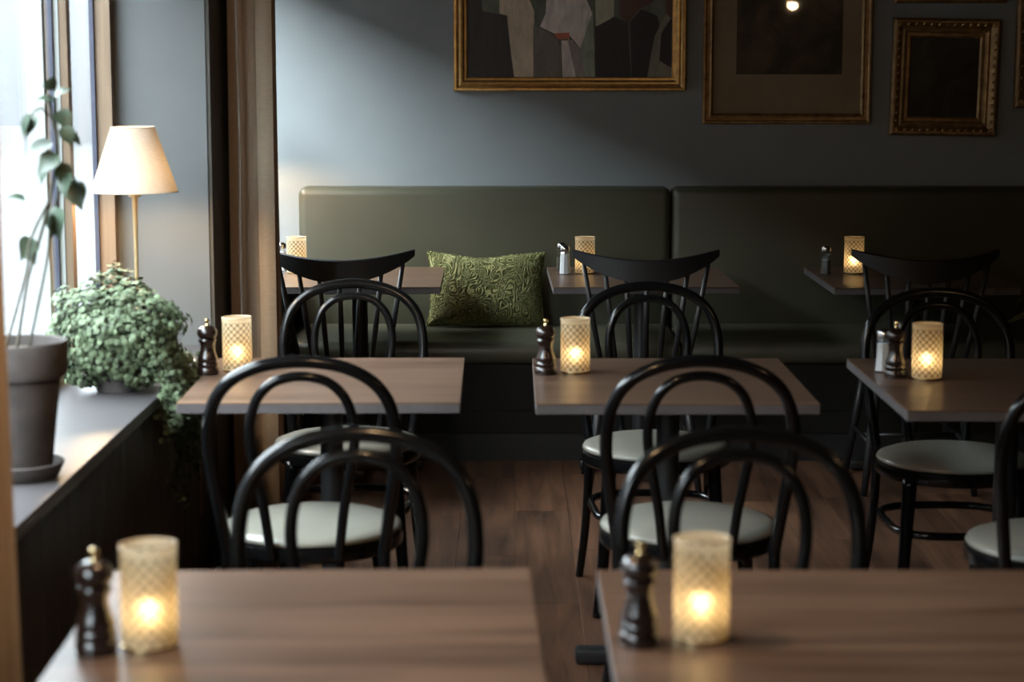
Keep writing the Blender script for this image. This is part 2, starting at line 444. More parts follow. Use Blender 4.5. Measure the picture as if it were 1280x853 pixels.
# ================================================================== BENCH
bx0, seam, bx2, bx3 = -0.914, 0.680, 2.29, RX-0.02
bench = thing('upholstered_bench', 'long olive leather wall bench with tall padded back', 'bench', (1.6, 8.05, 0))
def bpart(mb, name, mat, smooth=40):
    o = mb.build(name, mat, None, smooth); o.parent = bench; o.location = (-1.6, -8.05, 0); return o
for a, b in ((bx0, seam), (seam, bx2), (bx2, bx3)):
    bpart(MB().rbox(a+0.002, b-0.002, 8.28, WY-0.005, 0.40, 1.068, 0.035, 5), 'back_panel', M['leather'])
    bpart(MB().rbox(a+0.001, b-0.001, 7.67, 8.29, 0.395, 0.487, 0.040, 5), 'seat_cushion', M['leather'])
bpart(MB().box(bx0+0.01, bx3, 7.71, WY-0.005, 0.20, 0.400), 'base_panel', M['benchbase'])
bpart(MB().box(bx0+0.01, bx3, 7.695, WY-0.005, 0.115, 0.205), 'base_rail', M['benchbase'])
bpart(MB().box(bx0+0.01, bx3, 7.705, WY-0.005, 0.0, 0.116), 'plinth', M['plinth'])

# ================================================================== TABLES
TZ = 0.75
def table(label, xl, xr, yf, yb, rz=0.0, by=0.0):
    w, d = xr-xl, yb-yf
    t = thing('dining_table', label, 'table', ((xl+xr)/2, (yf+yb)/2, 0), rz, 'walnut bistro tables')
    MB().rbox(-w/2, w/2, -d/2, d/2, TZ-0.0035, TZ, 0.0012, 1).build('tabletop', M['tabletop'], t)
    MB().rbox(-w/2+0.0004, w/2-0.0004, -d/2+0.0004, d/2-0.0004, TZ-0.027, TZ-0.0035, 0.002, 1).build('edge_band', M['tableedge'], t)
    MB().box(-0.16, 0.16, by-0.16, by+0.16, TZ-0.037, TZ-0.027).build('mounting_plate', M['black_metal'], t)
    MB().lathe([(0.032, 0.04), (0.03, TZ-0.037)], 20, 0, by).build('column', M['black_metal'], t, 40)
    for k in range(4):
        a = k*PI/2
        f = MB().rbox(0.0, 0.14 if by < -0.1 and k == 1 else 0.24, -0.03, 0.03, 0.004, 0.042, 0.008, 2).build('foot', M['black_metal'], t, 40)
        f.rotation_euler = (0, 0, a); f.location = (0, by, 0)
    return t
table('walnut table by the window in the middle row, beside the trailing plant', -0.830, -0.131, 4.715, 5.475, 0.010)
table('walnut table in the middle row at the centre of the photo', 0.058, 0.757, 4.70, 5.465, 0.0, -0.08)
table('dim walnut table in the middle row at the right edge of the photo', 0.950, 1.655, 4.605, 5.46)
table('walnut table in front of the bench, left of the green cushion', -0.915, -0.275, 7.30, 8.06, 0.012, -0.145)
table('walnut table in front of the bench, right of the green cushion', 0.150, 0.857, 7.30, 8.06, 0.012, -0.145)
table('dark walnut table in front of the bench under the small gilt pictures', 1.213, 1.915, 7.27, 8.05, 0.0, -0.125)
table('foreground walnut table at the lower left with a dark pepper mill', -0.640, 0.040, 2.33, 3.105, 0.028)
table('foreground walnut table at the lower right with the largest candle lantern', 0.139, 0.850, 2.33, 3.10)

# ================================================================== BENTWOOD CHAIRS
def bentwood():
    t = thing('bentwood_chair', 'x', 'chair', group='black bentwood chairs')
    H0 = 0.45
    def yt(z, off=0.0): return -0.195 + off - (z-H0)/0.46*0.085
    half = [(0.183, .445), (0.196, .54), (0.210, .64), (0.216, .71), (0.210, .775), (0.190, .828), (0.152, .868), (0.098, .894), (0.045, .905)]
    pts = [(-x, yt(z), z) for x, z in half] + [(0, yt(.908), .908)] + [(x, yt(z), z) for x, z in reversed(half)]
    MB().tube(spline(pts, 5), 0.0150, 12).build('back_hoop', M['chair'], t, 50)
    half = [(0.078, .432), (0.092, .55), (0.110, .65), (0.120, .72), (0.116, .775), (0.098, .823), (0.066, .855), (0.03, .868)]
    pts = [(-x, yt(z, -.022 + .030*(z-.432)/.44), z) for x, z in half] + [(0, yt(.871, .008), .871)] + [(x, yt(z, -.022 + .030*(z-.432)/.44), z) for x, z in reversed(half)]
    MB().tube(spline(pts, 5), 0.0118, 12).build('inner_hoop', M['chair'], t, 50)
    for s in (-1, 1):
        p = spline([(s*.1828, -.1945, .447), (s*.184, -.205, .30), (s*.192, -.235, .14), (s*.205, -.275, 0.0)], 5)
        MB().tube(p, [0.0150 - 0.0030*i/(len(p)-1) for i in range(len(p))], 12).build('leg', M['chair'], t, 50)
        p = spline([(s*.150, .135, .43), (s*.160, .150, .28), (s*.172, .168, .12), (s*.188, .192, 0.0)], 5)
        MB().tube(p, [0.0215 - 0.0075*i/(len(p)-1) for i in range(len(p))], 12).build('leg', M['chair'], t, True)
    fr = [(0.188, .418), (0.212, .418), (0.219, .424), (0.221, .438), (0.219, .452), (0.212, .456), (0.0, .456)]
    MB().lathe([(0.0, .418)] + fr, 40).build('seat_frame', M['chair'], t, 35)
    pd = [(0.0, .4565), (0.212, .4565), (0.2175, .462), (0.214, .470), (0.19, .479), (0.14, .485), (0.07, .488), (0.0, .489)]
    MB().lathe(pd, 40).build('seat_pad', M['seatpad'], t, True)
    ring = []
    for k in range(48):
        c, q = math.cos(2*PI*k/48), math.sin(2*PI*k/48); back = max(0.0, -q)
        ring.append((math.copysign(abs(c)**.62, c)*.182*(1+.14*back), math.copysign(abs(q)**.62, q)*.180*(1+.24*back), 0.275))
    MB().tube(ring, 0.0115, 10, closed=True).build('leg_ring', M['chair'], t, True)
    return t
bw = bentwood()
def chair(label, x, y, rz): return place(bw, USED, label, (x, y, 0), rz)
chair('bentwood chair with back to the viewer at the window table of the middle row', -0.486, 4.63, 0.02)
chair('bentwood chair with back to the viewer at the centre table of the middle row', 0.432, 4.64, 0.0)
chair('bentwood chair with back to the viewer, cut off by the right photo edge', 1.285, 4.45, 0.03)
chair('bentwood chair facing the viewer across the middle-row table by the window', -0.490, 5.70, PI)
chair('bentwood chair facing the viewer across the middle-row centre table', 0.425, 5.63, PI+0.04)
chair('bentwood chair facing the viewer across the dim middle-row table at right', 1.262, 5.46, PI)
chair('large blurred bentwood chair facing the viewer at the foreground left table', -0.293, 3.185, PI-0.05)
chair('large blurred bentwood chair facing the viewer at the foreground right table', 0.413, 3.19, PI)

# ================================================================== SPINDLE CHAIRS
def spindle_chair():
    t = thing('spindle_back_chair', 'x', 'chair', group='black spindle-back chairs')
    n = 24; vs, fs = [], []
    for i in range(n+1):
        u = -1 + 2*i/n
        x = 0.268*u; y = -0.275 + 0.085*u*u
        zt = 0.884 + 0.033*abs(u)**1.9; th = 0.083 - 0.055*abs(u)**2.2
        if abs(u) > 0.97: th *= 0.9
        for dy, z in ((-0.011, zt-th), (0.011, zt-th), (0.011, zt-0.004), (0.006, zt), (-0.006, zt), (-0.011, zt-0.004)):
            vs.append((x, y+dy, z))
    for i in range(n):
        for j in range(6): fs.append((i*6+j, i*6+(j+1) % 6, (i+1)*6+(j+1) % 6, (i+1)*6+j))
    fs += [tuple(range(6)), tuple(range(n*6, n*6+6))]
    MB().add(vs, fs).build('crest_rail', M['spindle'], t, 30)
    for k in range(7):
        u = (k-3)/3
        xt, xb = 0.226*u, 0.150*u
        yt_ = -0.275 + 0.085*(xt/0.268)**2
        MB().tube([(xb, -0.185+0.03*u*u, .45), ((xt+xb)/2, (-0.185+0.03*u*u+yt_)/2, .64), (xt, yt_, .835+0.03*u*u)], [.0095, .0105, .008], 10).build('spindle', M['spindle'], t, True)
    vs = []; m = 36; prof = [(0.80, .425), (0.97, .432), (1.0, .445), (0.98, .455), (0.85, .458), (0.0, .450)]
    for r, z in prof:
        for k in range(m):
            a = 2*PI*k/m; c, s = math.cos(a), math.sin(a)
            vs.append((0.215*r*math.copysign(abs(c)**0.75, c), 0.01+0.21*r*math.copysign(abs(s)**0.75, s), z))
    fs = [tuple(reversed(range(m)))]
    for i in range(len(prof)-1):
        for k in range(m): fs.append((i*m+k, i*m+(k+1) % m, (i+1)*m+(k+1) % m, (i+1)*m+k))
    MB().add(vs, fs).build('seat', M['spindle'], t, 35)
    L = {}
    for sx in (-1, 1):
        for sy in (-1, 1):
            a, b = Vector((sx*.15, sy*.14, .43)), Vector((sx*.205, sy*.205, 0.0)); L[sx, sy] = (a, b)
            MB().tube([a, a.lerp(b, .45), b], [.015, .0185, .012], 12).build('leg', M['spindle'], t, True)
    for sx in (-1, 1):
        MB().tube([L[sx, -1][0].lerp(L[sx, -1][1], .55), L[sx, 1][0].lerp(L[sx, 1][1], .55)], .0095, 10).build('stretcher', M['spindle'], t, True)
    MB().tube([(-.177, 0, .193), (.177, 0, .193)], .0095, 10).build('stretcher', M['spindle'], t, True)
    return t
sc_ = spindle_chair()
for lab, x, rz in (('spindle-back chair with curved crest rail at the bench table beside the curtain', -0.622, 0.0),
                   ('spindle-back chair with curved crest rail at the bench table right of the cushion', 0.487, 0.0),
                   ('barely visible spindle-back chair in the dark at the right bench table', 1.505, 0.0)):
    place(sc_, USED, lab, (x, 7.245, 0), rz)

# ================================================================== CANDLE LANTERNS
def lantern():
    t = thing('candle_lantern', 'x', 'candle holder', group='lace-patterned candle lanterns')
    R, Hh = 0.0395, 0.150
    MB().lathe([(R, 0.006), (R, Hh-0.003)], 48, cap=False).build('lantern_shade', M['lantern'], t, True)
    ring = [(R*math.cos(2*PI*k/48), R*math.sin(2*PI*k/48), Hh-0.003) for k in range(48)]
    MB().tube(ring, 0.0016, 8, closed=True).build('rim', M['lantern_rim'], t, True)
    MB().lathe([(0.0, 0.0), (R-0.002, 0.0), (R+0.0005, 0.002), (R+0.0005, 0.006), (R-0.002, 0.007), (0.0, 0.007)], 48).build('base_plate', M['brass'], t, 35)
    tl = MB().lathe([(0.0, 0.0075), (0.0195, 0.0075), (0.0195, 0.034), (0.018, 0.034), (0.017, 0.031), (0.0, 0.031)], 28).build('tea_light', M['wax'], t, 35)
    MB().lathe([(0.0, 0.034), (0.0040, 0.040), (0.0052, 0.048), (0.0036, 0.058), (0.0, 0.070)], 12).build('flame', M['flame'], tl, True)
    l = bpy.data.lights.new('candle_light', 'POINT'); l.energy = 0.26; l.color = (1.0, 0.72, 0.40); l.shadow_soft_size = 0.008
    lo = bpy.data.objects.new('candle_light', l); C.objects.link(lo); lo.parent = t; lo.location = (0, 0, 0.058)
    return t
lan = lantern()
for lab, px, py in (('glowing candle lantern on the foreground table at the lower left', 188, 808),
                    ('largest glowing candle lantern, on the foreground table at the lower right', 876, 799),
                    ('candle lantern on the middle-row table by the window curtain', 297, 464),
                    ('candle lantern on the middle-row centre table beside a pepper mill', 719, 466),
                    ('candle lantern on the dim middle-row table at right', 1158, 474),
                    ('candle lantern on the bench table beside the curtain, left of the cushion', 371, 342),
                    ('candle lantern on the bench table right of the cushion, beside glass shakers', 731, 342),
                    ('candle lantern in the dark on the right bench table, partly behind a chair', 1067, 342)):
    place(lan, USED, lab, on_z(px, py, TZ), random.uniform(0, 6))

# ================================================================== PEPPER MILLS
def mill():
    t = thing('pepper_mill', 'x', 'pepper mill', group='dark turned pepper mills')
    body = [(0, 0), (.0285, 0), (.0295, .004), (.0295, .018), (.0265, .021), (.0285, .025), (.0285, .031), (.0255, .035), (.0275, .041),
            (.0255, .048), (.0205, .062), (.0185, .074), (.0195, .083), (.0235, .090), (.0245, .093), (.022, .097), (0, .097)]
    MB().lathe(body, 32).build('body', M['mill'], t, 50)
    MB().lathe([(0, .0975), (.0195, .0975), (.0245, .103), (.0275, .111), (.0265, .119), (.021, .127), (.012, .132), (.006, .1335), (0, .1335)], 32).build('head', M['mill'], t, 50)
    MB().lathe([(0, .1336), (.006, .1336), (.004, .137), (.0038, .140), (.0062, .142), (.0072, .146), (.0055, .150), (0, .151)], 20).build('knob', M['brass'], t, 50)
    return t
ml = mill()
for lab, px, py in (('blurred dark pepper mill on the foreground table at the lower left', 121, 816),
                    ('blurred dark pepper mill on the foreground table at the lower right', 799, 806),
                    ('dark pepper mill on the middle-row table beside the trailing plant', 260, 468),
                    ('dark pepper mill on the middle-row centre table', 682, 468),
                    ('dark pepper mill on the dim middle-row table in front of a glass shaker', 1119, 472)):
    place(ml, USED, lab, on_z(px, py, TZ), random.uniform(0, 6))

# ================================================================== SHAKERS
def shaker(fill, level):
    t = thing('glass_shaker', 'x', 'shaker', group='small panelled glass shakers')
    n = 8
    MB().lathe([(0, .0), (.020, .0), (.022, .003), (.0195, .035), (.0175, .062), (.0185, .072), (.0155, .080), (.0155, .084)], n, cap=False).build('glass_jar', M['jar'], t)
    MB().lathe([(0, .003), (.0195, .003), (.0175, .035), (.0162, level), (0, level)], n).build('filling', fill, t)
    MB().lathe([(.0175, .081), (.0182, .083), (.0182, .094), (.0150, .100), (.008, .103), (0, .104)], 24).build('cap', M['steel'], t, 40)
    return t
ss, sp_ = shaker(M['salt'], .068), shaker(M['pepper'], .050)
for pr, lab, px, py in ((ss, 'white-filled glass shaker in front on the bench table right of the cushion', 706, 343),
                        (sp_, 'glass shaker half hidden behind the white-filled one on the bench table', 702, 339),
                        (sp_, 'glass shaker with dark pepper on the right bench table', 1032, 343),
                        (ss, 'glass shaker tucked behind the pepper mill on the dim middle-row table', 1104, 465),
                        (ss, 'glass shaker on the bench table beside the curtain, behind chair rail', 352, 339)):
    place(pr, USED, lab, on_z(px, py, TZ), random.uniform(0, 0.7)).scale = (1.12, 1.12, 1.15)

# ================================================================== CUSHION
def cushion():
    nx, nz = 56, 36; w, h = 0.50, 0.315
    vs, fs = [], []
    for side in (1, -1):
        for j in range(nz+1):
            for i in range(nx+1):
                u, v = -1+2*i/nx, -1+2*j/nz
                pin = 1 - 0.055*(1-abs(u)**2.5)*abs(v)**3*0.9
                pin2 = 1 - 0.075*(1-abs(v)**2.5)*abs(u)**3*0.9
                pu = max(0, (1-abs(u)**3.0))**0.55 * max(0, (1-abs(v)**3.0))**0.55
                th = 0.068*pu + 0.002
                dz = -0.020*math.exp(-((u+0.1)/0.5)**2)*max(0, v)**3
                vs.append((u*w/2*pin2, side*-th, v*h/2*pin + dz))
    o = (nx+1)*(nz+1)
    for s in (0, 1):
        for j in range(nz):
            for i in range(nx):
                a = s*o + j*(nx+1)+i; q = (a, a+1, a+nx+2, a+nx+1)
                fs.append(q if s == 0 else tuple(reversed(q)))
    edge = [i for i in range(nx+1)] + [j*(nx+1)+nx for j in range(1, nz+1)] + [nz*(nx+1)+i for i in range(nx-1, -1, -1)] + [j*(nx+1) for j in range(nz-1, 0, -1)]
    for k in range(len(edge)):
        a, b = edge[k], edge[(k+1) % len(edge)]; fs.append((b, a, a+o, b+o))
    t = thing('cushion', 'moss green velvet cushion with raised scroll pattern on the bench', 'cushion', (on_y(608, 360, 8.18).x, 8.175, 0.487+0.157))
    MB().add(vs, fs).build('cover', M['velvet'], t, True)
    rim = [vs[e] for e in edge]
    MB().tube([(x, 0, z) for x, y, z in rim], 0.004, 6, closed=True).build('seam_piping', M['velvet'], t, True)
    t.rotation_euler = (math.radians(-8), math.radians(0.8), 0.05)
cushion()

# ================================================================== CURTAINS
def curtain(label, y0, y1, x0, x1, nfold, seed):
    rnd = random.Random(seed)
    t = thing('curtain', label, 'curtain', ((x0+x1)/2, (y0+y1)/2, 0.0))
    ox, oy = (x0+x1)/2, (y0+y1)/2
    n, nz = 14*nfold, 22; ph = [rnd.uniform(-.35, .35) for _ in range(nfold*2+2)]
    vs, fs = [], []
    top = 2.80
    for j in range(nz+1):
        z = 0.012 + (top-0.012)*j/nz
        for i in range(n+1):
            u = i/n
            a = 2*PI*nfold*u + ph[int(u*nfold*2)]*0.6*math.sin(2*PI*nfold*u*0.5) + 0.25*math.sin(z*1.6+u*7)
            x = (x0+x1)/2 - (x1-x0)/2*math.cos(a)*(0.92+0.08*math.sin(z*2+u*9))
            y = y0 + (y1-y0)*u + 0.015*math.sin(2*a)
            vs.append((x-ox, y-oy, z))
    for j in range(nz):
        for i in range(n):
            a = j*(n+1)+i; fs.append((a, a+1, a+n+2, a+n+1))
    MB().add(vs, fs).build('cloth', M['curtain'], t, True)
    return t
cr = curtain('brown linen curtain hanging on the pier beside the alcove lamp', 6.27, 6.80, -0.914, -0.800, 4, 3)
hem = MB()
vs, fs = [], []
for j in range(30):
    z = 0.012 + 2.79*j/29
    for i in range(5):
        u = i/4; vs.append((-0.815 + 0.052*u, 6.25 - 0.012*math.sin(PI*u) + 0.003*math.sin(z*3), z))
for j in range(29):
    for i in range(4): a = j*5+i; fs.append((a, a+1, a+6, a+5))
h = hem.add(vs, fs).build('leading_hem', M['curtain_edge'], None, True); h.parent = cr; h.location = -cr.location
p = MB().tube([(-0.872+0.002*math.sin(k*.9), 6.235, 0.30+2.4*k/20) for k in range(21)], 0.0035, 8).build('edge_piping', M['piping'], None, True)
p.parent = cr; p.location = -cr.location
curtain('blurred brown curtain along the left edge of the photo, nearest the viewer', 2.42, 2.98, -0.918, -0.755, 5, 5)

# ================================================================== TABLE LAMPS
def lamp(label, x, y, cord=False):
    t = thing('table_lamp', label, 'lamp', (x, y, SILL))
    MB().lathe([(0, 0), (.065, 0), (.067, .004), (.064, .010), (.03, .016), (.012, .026), (.008, .034), (0, .034)], 36).build('base', M['brass'], t, 50)
    MB().lathe([(.0055, .03), (.0055, .30), (.007, .44), (.0085, .49), (.0, .49)], 20).build('stem', M['gold_paint'], t, 50)
    MB().lathe([(0.0, .490), (.016, .490), (.018, .493), (.018, .506), (.012, .509), (0, .509)], 24).build('socket', M['gold_paint'], t, 40)
    MB().lathe([(0, .509), (.012, .512), (.023, .533), (.024, .544), (.016, .562), (0, .568)], 20).build('bulb', M['bulb'], t, True)
    sh = MB().lathe([(.124, .505), (.062, .690)], 64, cap=False).build('lamp_shade', M['shade'], t, True)
    for r, z in ((.124, .505), (.062, .690)):
        MB().tube([(r*math.cos(2*PI*k/64), r*math.sin(2*PI*k/64), z) for k in range(64)], .0016, 6, closed=True).build('shade_trim', M['shade'], sh, True)
    sp = MB()
    for k in range(3):
        a = 2*PI*k/3; sp.tube([(0.012*math.cos(a), 0.012*math.sin(a), .52), (0.121*math.cos(a), 0.121*math.sin(a), .507)], .0012, 6)
    sp.build('shade_spider', M['brass'], t, True)
    if cord:
        cp = [(0.06, -.02, .006), (.10, -.10, .006), (.12, -.16, .008), (.09, -.22, .03), (.13, -.26, .02), (.165, -.20, .005)]
        cp = [(0.062, 0.01, .006), (.085, .05, .012), (.11, .10, .020), (.14, .10, .012), (.158, .07, -.03), (.164, .05, -.12), (.166, .02, -.45)]
        MB().tube(spline(cp, 6), .0035, 8).build('cord', M['cord'], t, True)
    l = bpy.data.lights.new('lamp_light', 'POINT'); l.energy = 15.0; l.color = (1.0, 0.66, 0.34); l.shadow_soft_size = 0.024
    lo = bpy.data.objects.new('lamp_light', l); C.objects.link(lo); lo.parent = t; lo.location = (0, 0, .538)
    return t
lamp('lit table lamp with pale tapered shade and thin brass stem on the sill', -1.086, 5.60, True)
lamp('second lamp glimpsed past the curtain edge, only its shade rim showing', -1.100, 8.05)

# ================================================================== PENDANT LAMPS (hung above the frame)
def pendant(label, x, y, z, e):
    t = thing('pendant_lamp', label, 'lamp', (x, y, z))
    MB().lathe([(0.165, 0.0), (0.160, 0.03), (0.125, 0.085), (0.07, 0.125), (0.03, 0.140), (0.03, 0.17)], 40, cap=False).build('metal_shade', M['black_metal'], t, 40)
    MB().tube([(0, 0, 0.165), (0, 0, CEIL-z-0.03)], 0.004, 8).build('cable', M['black_metal'], t, True)
    MB().lathe([(0, CEIL-z-0.03), (.05, CEIL-z-0.03), (.05, CEIL-z), (0, CEIL-z)], 24).build('ceiling_rose', M['black_metal'], t, 40)
    MB().lathe([(0, -.005), (.022, .006), (.034, .030), (.030, .055), (.014, .085), (.014, .14), (0, .14)], 24).build('bulb', M['bulb'], t, True)
    l = bpy.data.lights.new('pendant_light', 'POINT'); l.energy = e; l.color = (1.0, 0.64, 0.34); l.shadow_soft_size = 0.034
    lo = bpy.data.objects.new('pendant_light', l); C.objects.link(lo); lo.parent = t; lo.location = (0, 0, -.012)
pendant('warm pendant lamp above the foreground left table, over the frame', -0.35, 2.75, 2.02, 32)
pendant('warm pendant lamp at the right, reflected in the glazed print', 1.97, 3.0, 2.03, 8)

# ================================================================== PLANTS
def trailing_plant():
    t = thing('trailing_plant', 'bushy trailing plant with small round leaves spilling over the sill', 'plant', (-1.06, 5.16, SILL))
    MB().lathe([(0, 0), (.055, 0), (.075, .10), (.078, .10), (.080, .12), (.072, .12), (.066, .108), (0, .105)], 32).build('pot', M['pot'], t, 40)
    rnd = random.Random(11); f = MB(); st = MB()
    def leaf(p, nrm, r):
        nrm = nrm.normalized(); a = nrm.orthogonal().normalized(); b = nrm.cross(a)
        q = rnd.uniform(0, 6.28); k = 6
        vs = [p + nrm*r*0.18] + [p + (a*math.cos(q+2*PI*i/k)*r + b*math.sin(q+2*PI*i/k)*r*rnd.uniform(.8, 1.05)) for i in range(k)]
        f.add(vs, [(0, i+1, (i+1) % k+1) for i in range(k)])
    def lump(d):
        return 0.98 + 0.13*math.sin(5*d.x+1.3)*math.sin(4*d.y+.4) + 0.09*math.sin(9*d.z+6*d.x) + 0.06*math.sin(13*d.y+5*d.z)
    for i in range(5200):
        d = Vector((rnd.gauss(0, 1), rnd.gauss(0, 1), rnd.gauss(0, 1))).normalized()
        if d.z < -0.97: continue
        rr = rnd.uniform(0.80, 1.0) if rnd.random() < .85 else rnd.uniform(0.6, 0.85)
        p = Vector((d.x*.185, d.y*.168, .155 + d.z*(.160 if d.z > 0 else .160)))*1.0
        c = Vector((0, 0, .155)); p = c + (p-c)*rr*lump(d)
        p.z = max(p.z, .012 + rnd.uniform(0, .02))
        if p.x < -0.165: continue
        leaf(p, d + Vector((rnd.uniform(-.6, .6), rnd.uniform(-.6, .6), rnd.uniform(0, .8))), rnd.uniform(.006, .0105))
    # strands over the sill edge (edge lies at local x = +0.128)
    for k in range(58):
        y = rnd.uniform(-.12, .20); Lh = rnd.uniform(.05, .17) + (0.24*rnd.random()**2 if y > 0.02 else 0)
        x0 = rnd.uniform(.135, .185); pts = []
        m = int(Lh/.007)
        pts = [Vector((.07, y*.6, .13)), Vector((.11, y*.85, .095)), Vector((x0-.01, y, .045))]
        for j in range(26):
            w_ = j/25; p = pts[0].lerp(pts[1], w_*2) if w_ < .5 else pts[1].lerp(pts[2], w_*2-1)
            leaf(p + Vector((rnd.uniform(-.02, .022), rnd.uniform(-.024, .024), rnd.uniform(-.006, .022))), Vector((rnd.uniform(0, 1), rnd.uniform(-1, .3), rnd.uniform(.2, 1))), rnd.uniform(.006, .010))
        for i in range(m):
            z = .03 - i*.007
            p = Vector((x0 + .010*math.sin(i*.35+k), y + .012*math.sin(i*.25+2*k), z)); 
            if i % 4 == 0: pts.append(p)
            for _ in range(2 if i < m*.7 else 1):
                leaf(p + Vector((rnd.uniform(-.012, .014), rnd.uniform(-.016, .016), rnd.uniform(-.004, .004))), Vector((rnd.uniform(0, 1), rnd.uniform(-1, .3), rnd.uniform(.1, 1))), rnd.uniform(.0055, .0095))
        st.tube(pts, .0008, 5)
    for i in range(40):
        a = rnd.uniform(0, 6.28); e = rnd.uniform(.3, 1.2)
        d = Vector((math.cos(a)*math.cos(e)*.13, math.sin(a)*math.cos(e)*.13, .12+math.sin(e)*.15))
        st.tube([(0, 0, .105), (d.x*.5, d.y*.5, .12+d.z*.35), d], .001, 5)
    fo = f.build('foliage', M['bush'], t); fo['kind'] = 'stuff'
    so = st.build('stems', M['stem'], t, True); so['kind'] = 'stuff'
trailing_plant()

def leaf_mesh(name, mat, L=0.06, W=0.05, cup=0.25, lobes=True):
    n = 7; vs, fs = [], []
    for i in range(n+1):
        v = i/n
        w = W/2*(math.sin(PI*min(1, v*1.05)**0.62) if lobes else math.sin(PI*v**0.8))
        w = max(w, 0.0006)
        zc = -0.35*L*v*v
        for s in (-1, -.5, 0, .5, 1): vs.append((s*w, v*L - (0.10*L if lobes and v < .25 else 0)*abs(s), zc + cup*w*abs(s)))
    for i in range(n):
        for j in range(4): a = i*5+j; fs.append((a, a+1, a+6, a+5))
    return MB().add(vs, fs).mesh(name, mat, True)
def put_leaf(me, parent, loc, direction, roll, s):
    o = bpy.data.objects.new('leaf', me); C.objects.link(o); o.parent = parent
    d = Vector(direction).normalized()
    q = d.to_track_quat('Y', 'Z'); o.rotation_mode = 'QUATERNION'
    o.rotation_quaternion = q @ Matrix.Rotation(roll, 4, 'Y').to_quaternion()
    o.location = loc; o.scale = (s, s, s); return o

def vine_plant():
    base = Vector((-1.035, 4.02, SILL))
    t = thing('potted_vine', 'climbing leafy vine in a greyed clay pot at the left curtain', 'plant', base)
    sa = MB().lathe([(0, 0), (.072, 0), (.078, .004), (.092, .034), (.089, .036), (.075, .010), (0, .008)], 40).build('saucer', M['pot'], t, 40)
    MB().lathe([(0, .0085), (.062, .0085), (.065, .012), (.088, .215), (.100, .218), (.104, .228), (.106, .285), (.102, .292), (.094, .290), (.090, .262), (0, .262)], 48).build('pot', M['pot'], t, 40)
    MB().lathe([(.0, .262), (.089, .263), (.06, .272), (0, .276)], 28).build('soil', M['soil'], t, True)
    me = leaf_mesh('leaf', M['leaf'], .056, .050)
    def loc(px, py, y): return on_y(px, py, y) - base
    def stem(pts, r=.0035): MB().tube(spline(pts, 6), r, 8).build('stem', M['stem'], t, True)
    Y = 4.05
    root = Vector((0.0, 0.0, .27))
    a = [root, loc(35, 350, Y), loc(52, 290, Y), loc(62, 250, Y+.02), loc(72, 190, Y+.02), loc(66, 150, Y+.02), loc(60, 118, Y+.02)]
    stem(a)
    b = [root + Vector((.02, .02, 0)), loc(58, 330, Y+.03), loc(64, 280, Y+.03), loc(78, 225, Y+.03)]
    stem(b, .003)
    c = [loc(62, 250, Y+.02), loc(38, 300, Y-.02), loc(33, 340, Y-.03), root + Vector((-.02, -.02, 0))]
    stem(c, .003)
    stem([loc(66, 150, Y+.02), loc(50, 135, Y), loc(38, 146, Y-.01)], .002)
    rnd = random.Random(4)
    L = [(36, 148, -.5, .1, -1, 1.0), (42, 145, -.3, -.2, -.6, .8), (62, 112, .2, -.2, .8, .6), (70, 120, .6, 0, .5, .65), (66, 125, -.6, -.3, .2, .6),
         (62, 180, -.9, -.4, -.35, 1.15), (70, 195, -.6, -.5, -.5, .95), (80, 160, .4, -.2, -.7, .7), (86, 168, .5, 0, -.3, .6),
         (88, 222, .7, -.3, -.5, 1.0), (84, 218, -.2, -.5, -.8, .9), (92, 230, .3, -.4, -.9, 1.0), (78, 238, .4, -.2, .4, .8),
         (70, 262, -.05, -.3, -1, 1.15), (66, 270, .15, -.2, -1, .9), (40, 300, -.2, -.5, -.5, .9), (34, 310, .4, -.4, -.6, .7), (30, 250, -.4, -.2, .2, .7),
         (58, 128, -.5, -.3, -.5, .75), (74, 140, .5, -.3, -.6, .8), (76, 205, .3, -.4, -.8, .9), (60, 205, -.4, -.4, -.7, .8)]
    for px, py, dx, dy, dz, s in L:
        put_leaf(me, t, loc(px, py, Y+rnd.uniform(-.02, .03)), (dx, dy, dz), rnd.uniform(-.9, .9), s)
vine_plant()

def corner_plant():
    base = Vector((1.93, 6.45, 0.0))
    t = thing('floor_plant', 'dim leafy plant cut off by the right edge behind the chairs', 'plant', base)
    MB().lathe([(0, 0), (.12, 0), (.15, .30), (.158, .30), (.160, .33), (.145, .33), (.138, .30), (0, .295)], 36).build('pot', M['pot'], t, 40)
    MB().lathe([(0, .295), (.136, .298), (.07, .31), (0, .315)], 24).build('soil', M['soil'], t, True)
    me = leaf_mesh('leaf', M['dimleaf'], .17, .095, .22, False)
    rnd = random.Random(8)
    for k in range(9):
        a = 2*PI*k/9 + rnd.uniform(-.2, .2); R = rnd.uniform(.08, .17); z = rnd.uniform(.75, 1.10)
        tip = Vector((math.cos(a)*R, math.sin(a)*R, z))
        MB().tube(spline([(math.cos(a)*.03, math.sin(a)*.03, .30), (tip.x*.4, tip.y*.4, .30+(z-.30)*.6), tip], 5), .004, 8).build('stem', M['stem'], t, True)
        for q in range(3):
            b = a + rnd.uniform(-.8, .8); p = tip.lerp(Vector((tip.x*.5, tip.y*.5, .30+(z-.30)*.65)), q*.45)
            put_leaf(me, t, p, (math.cos(b), math.sin(b), rnd.uniform(-.2, .5)), rnd.uniform(-.5, .5), rnd.uniform(.7, 1.05))
corner_plant()

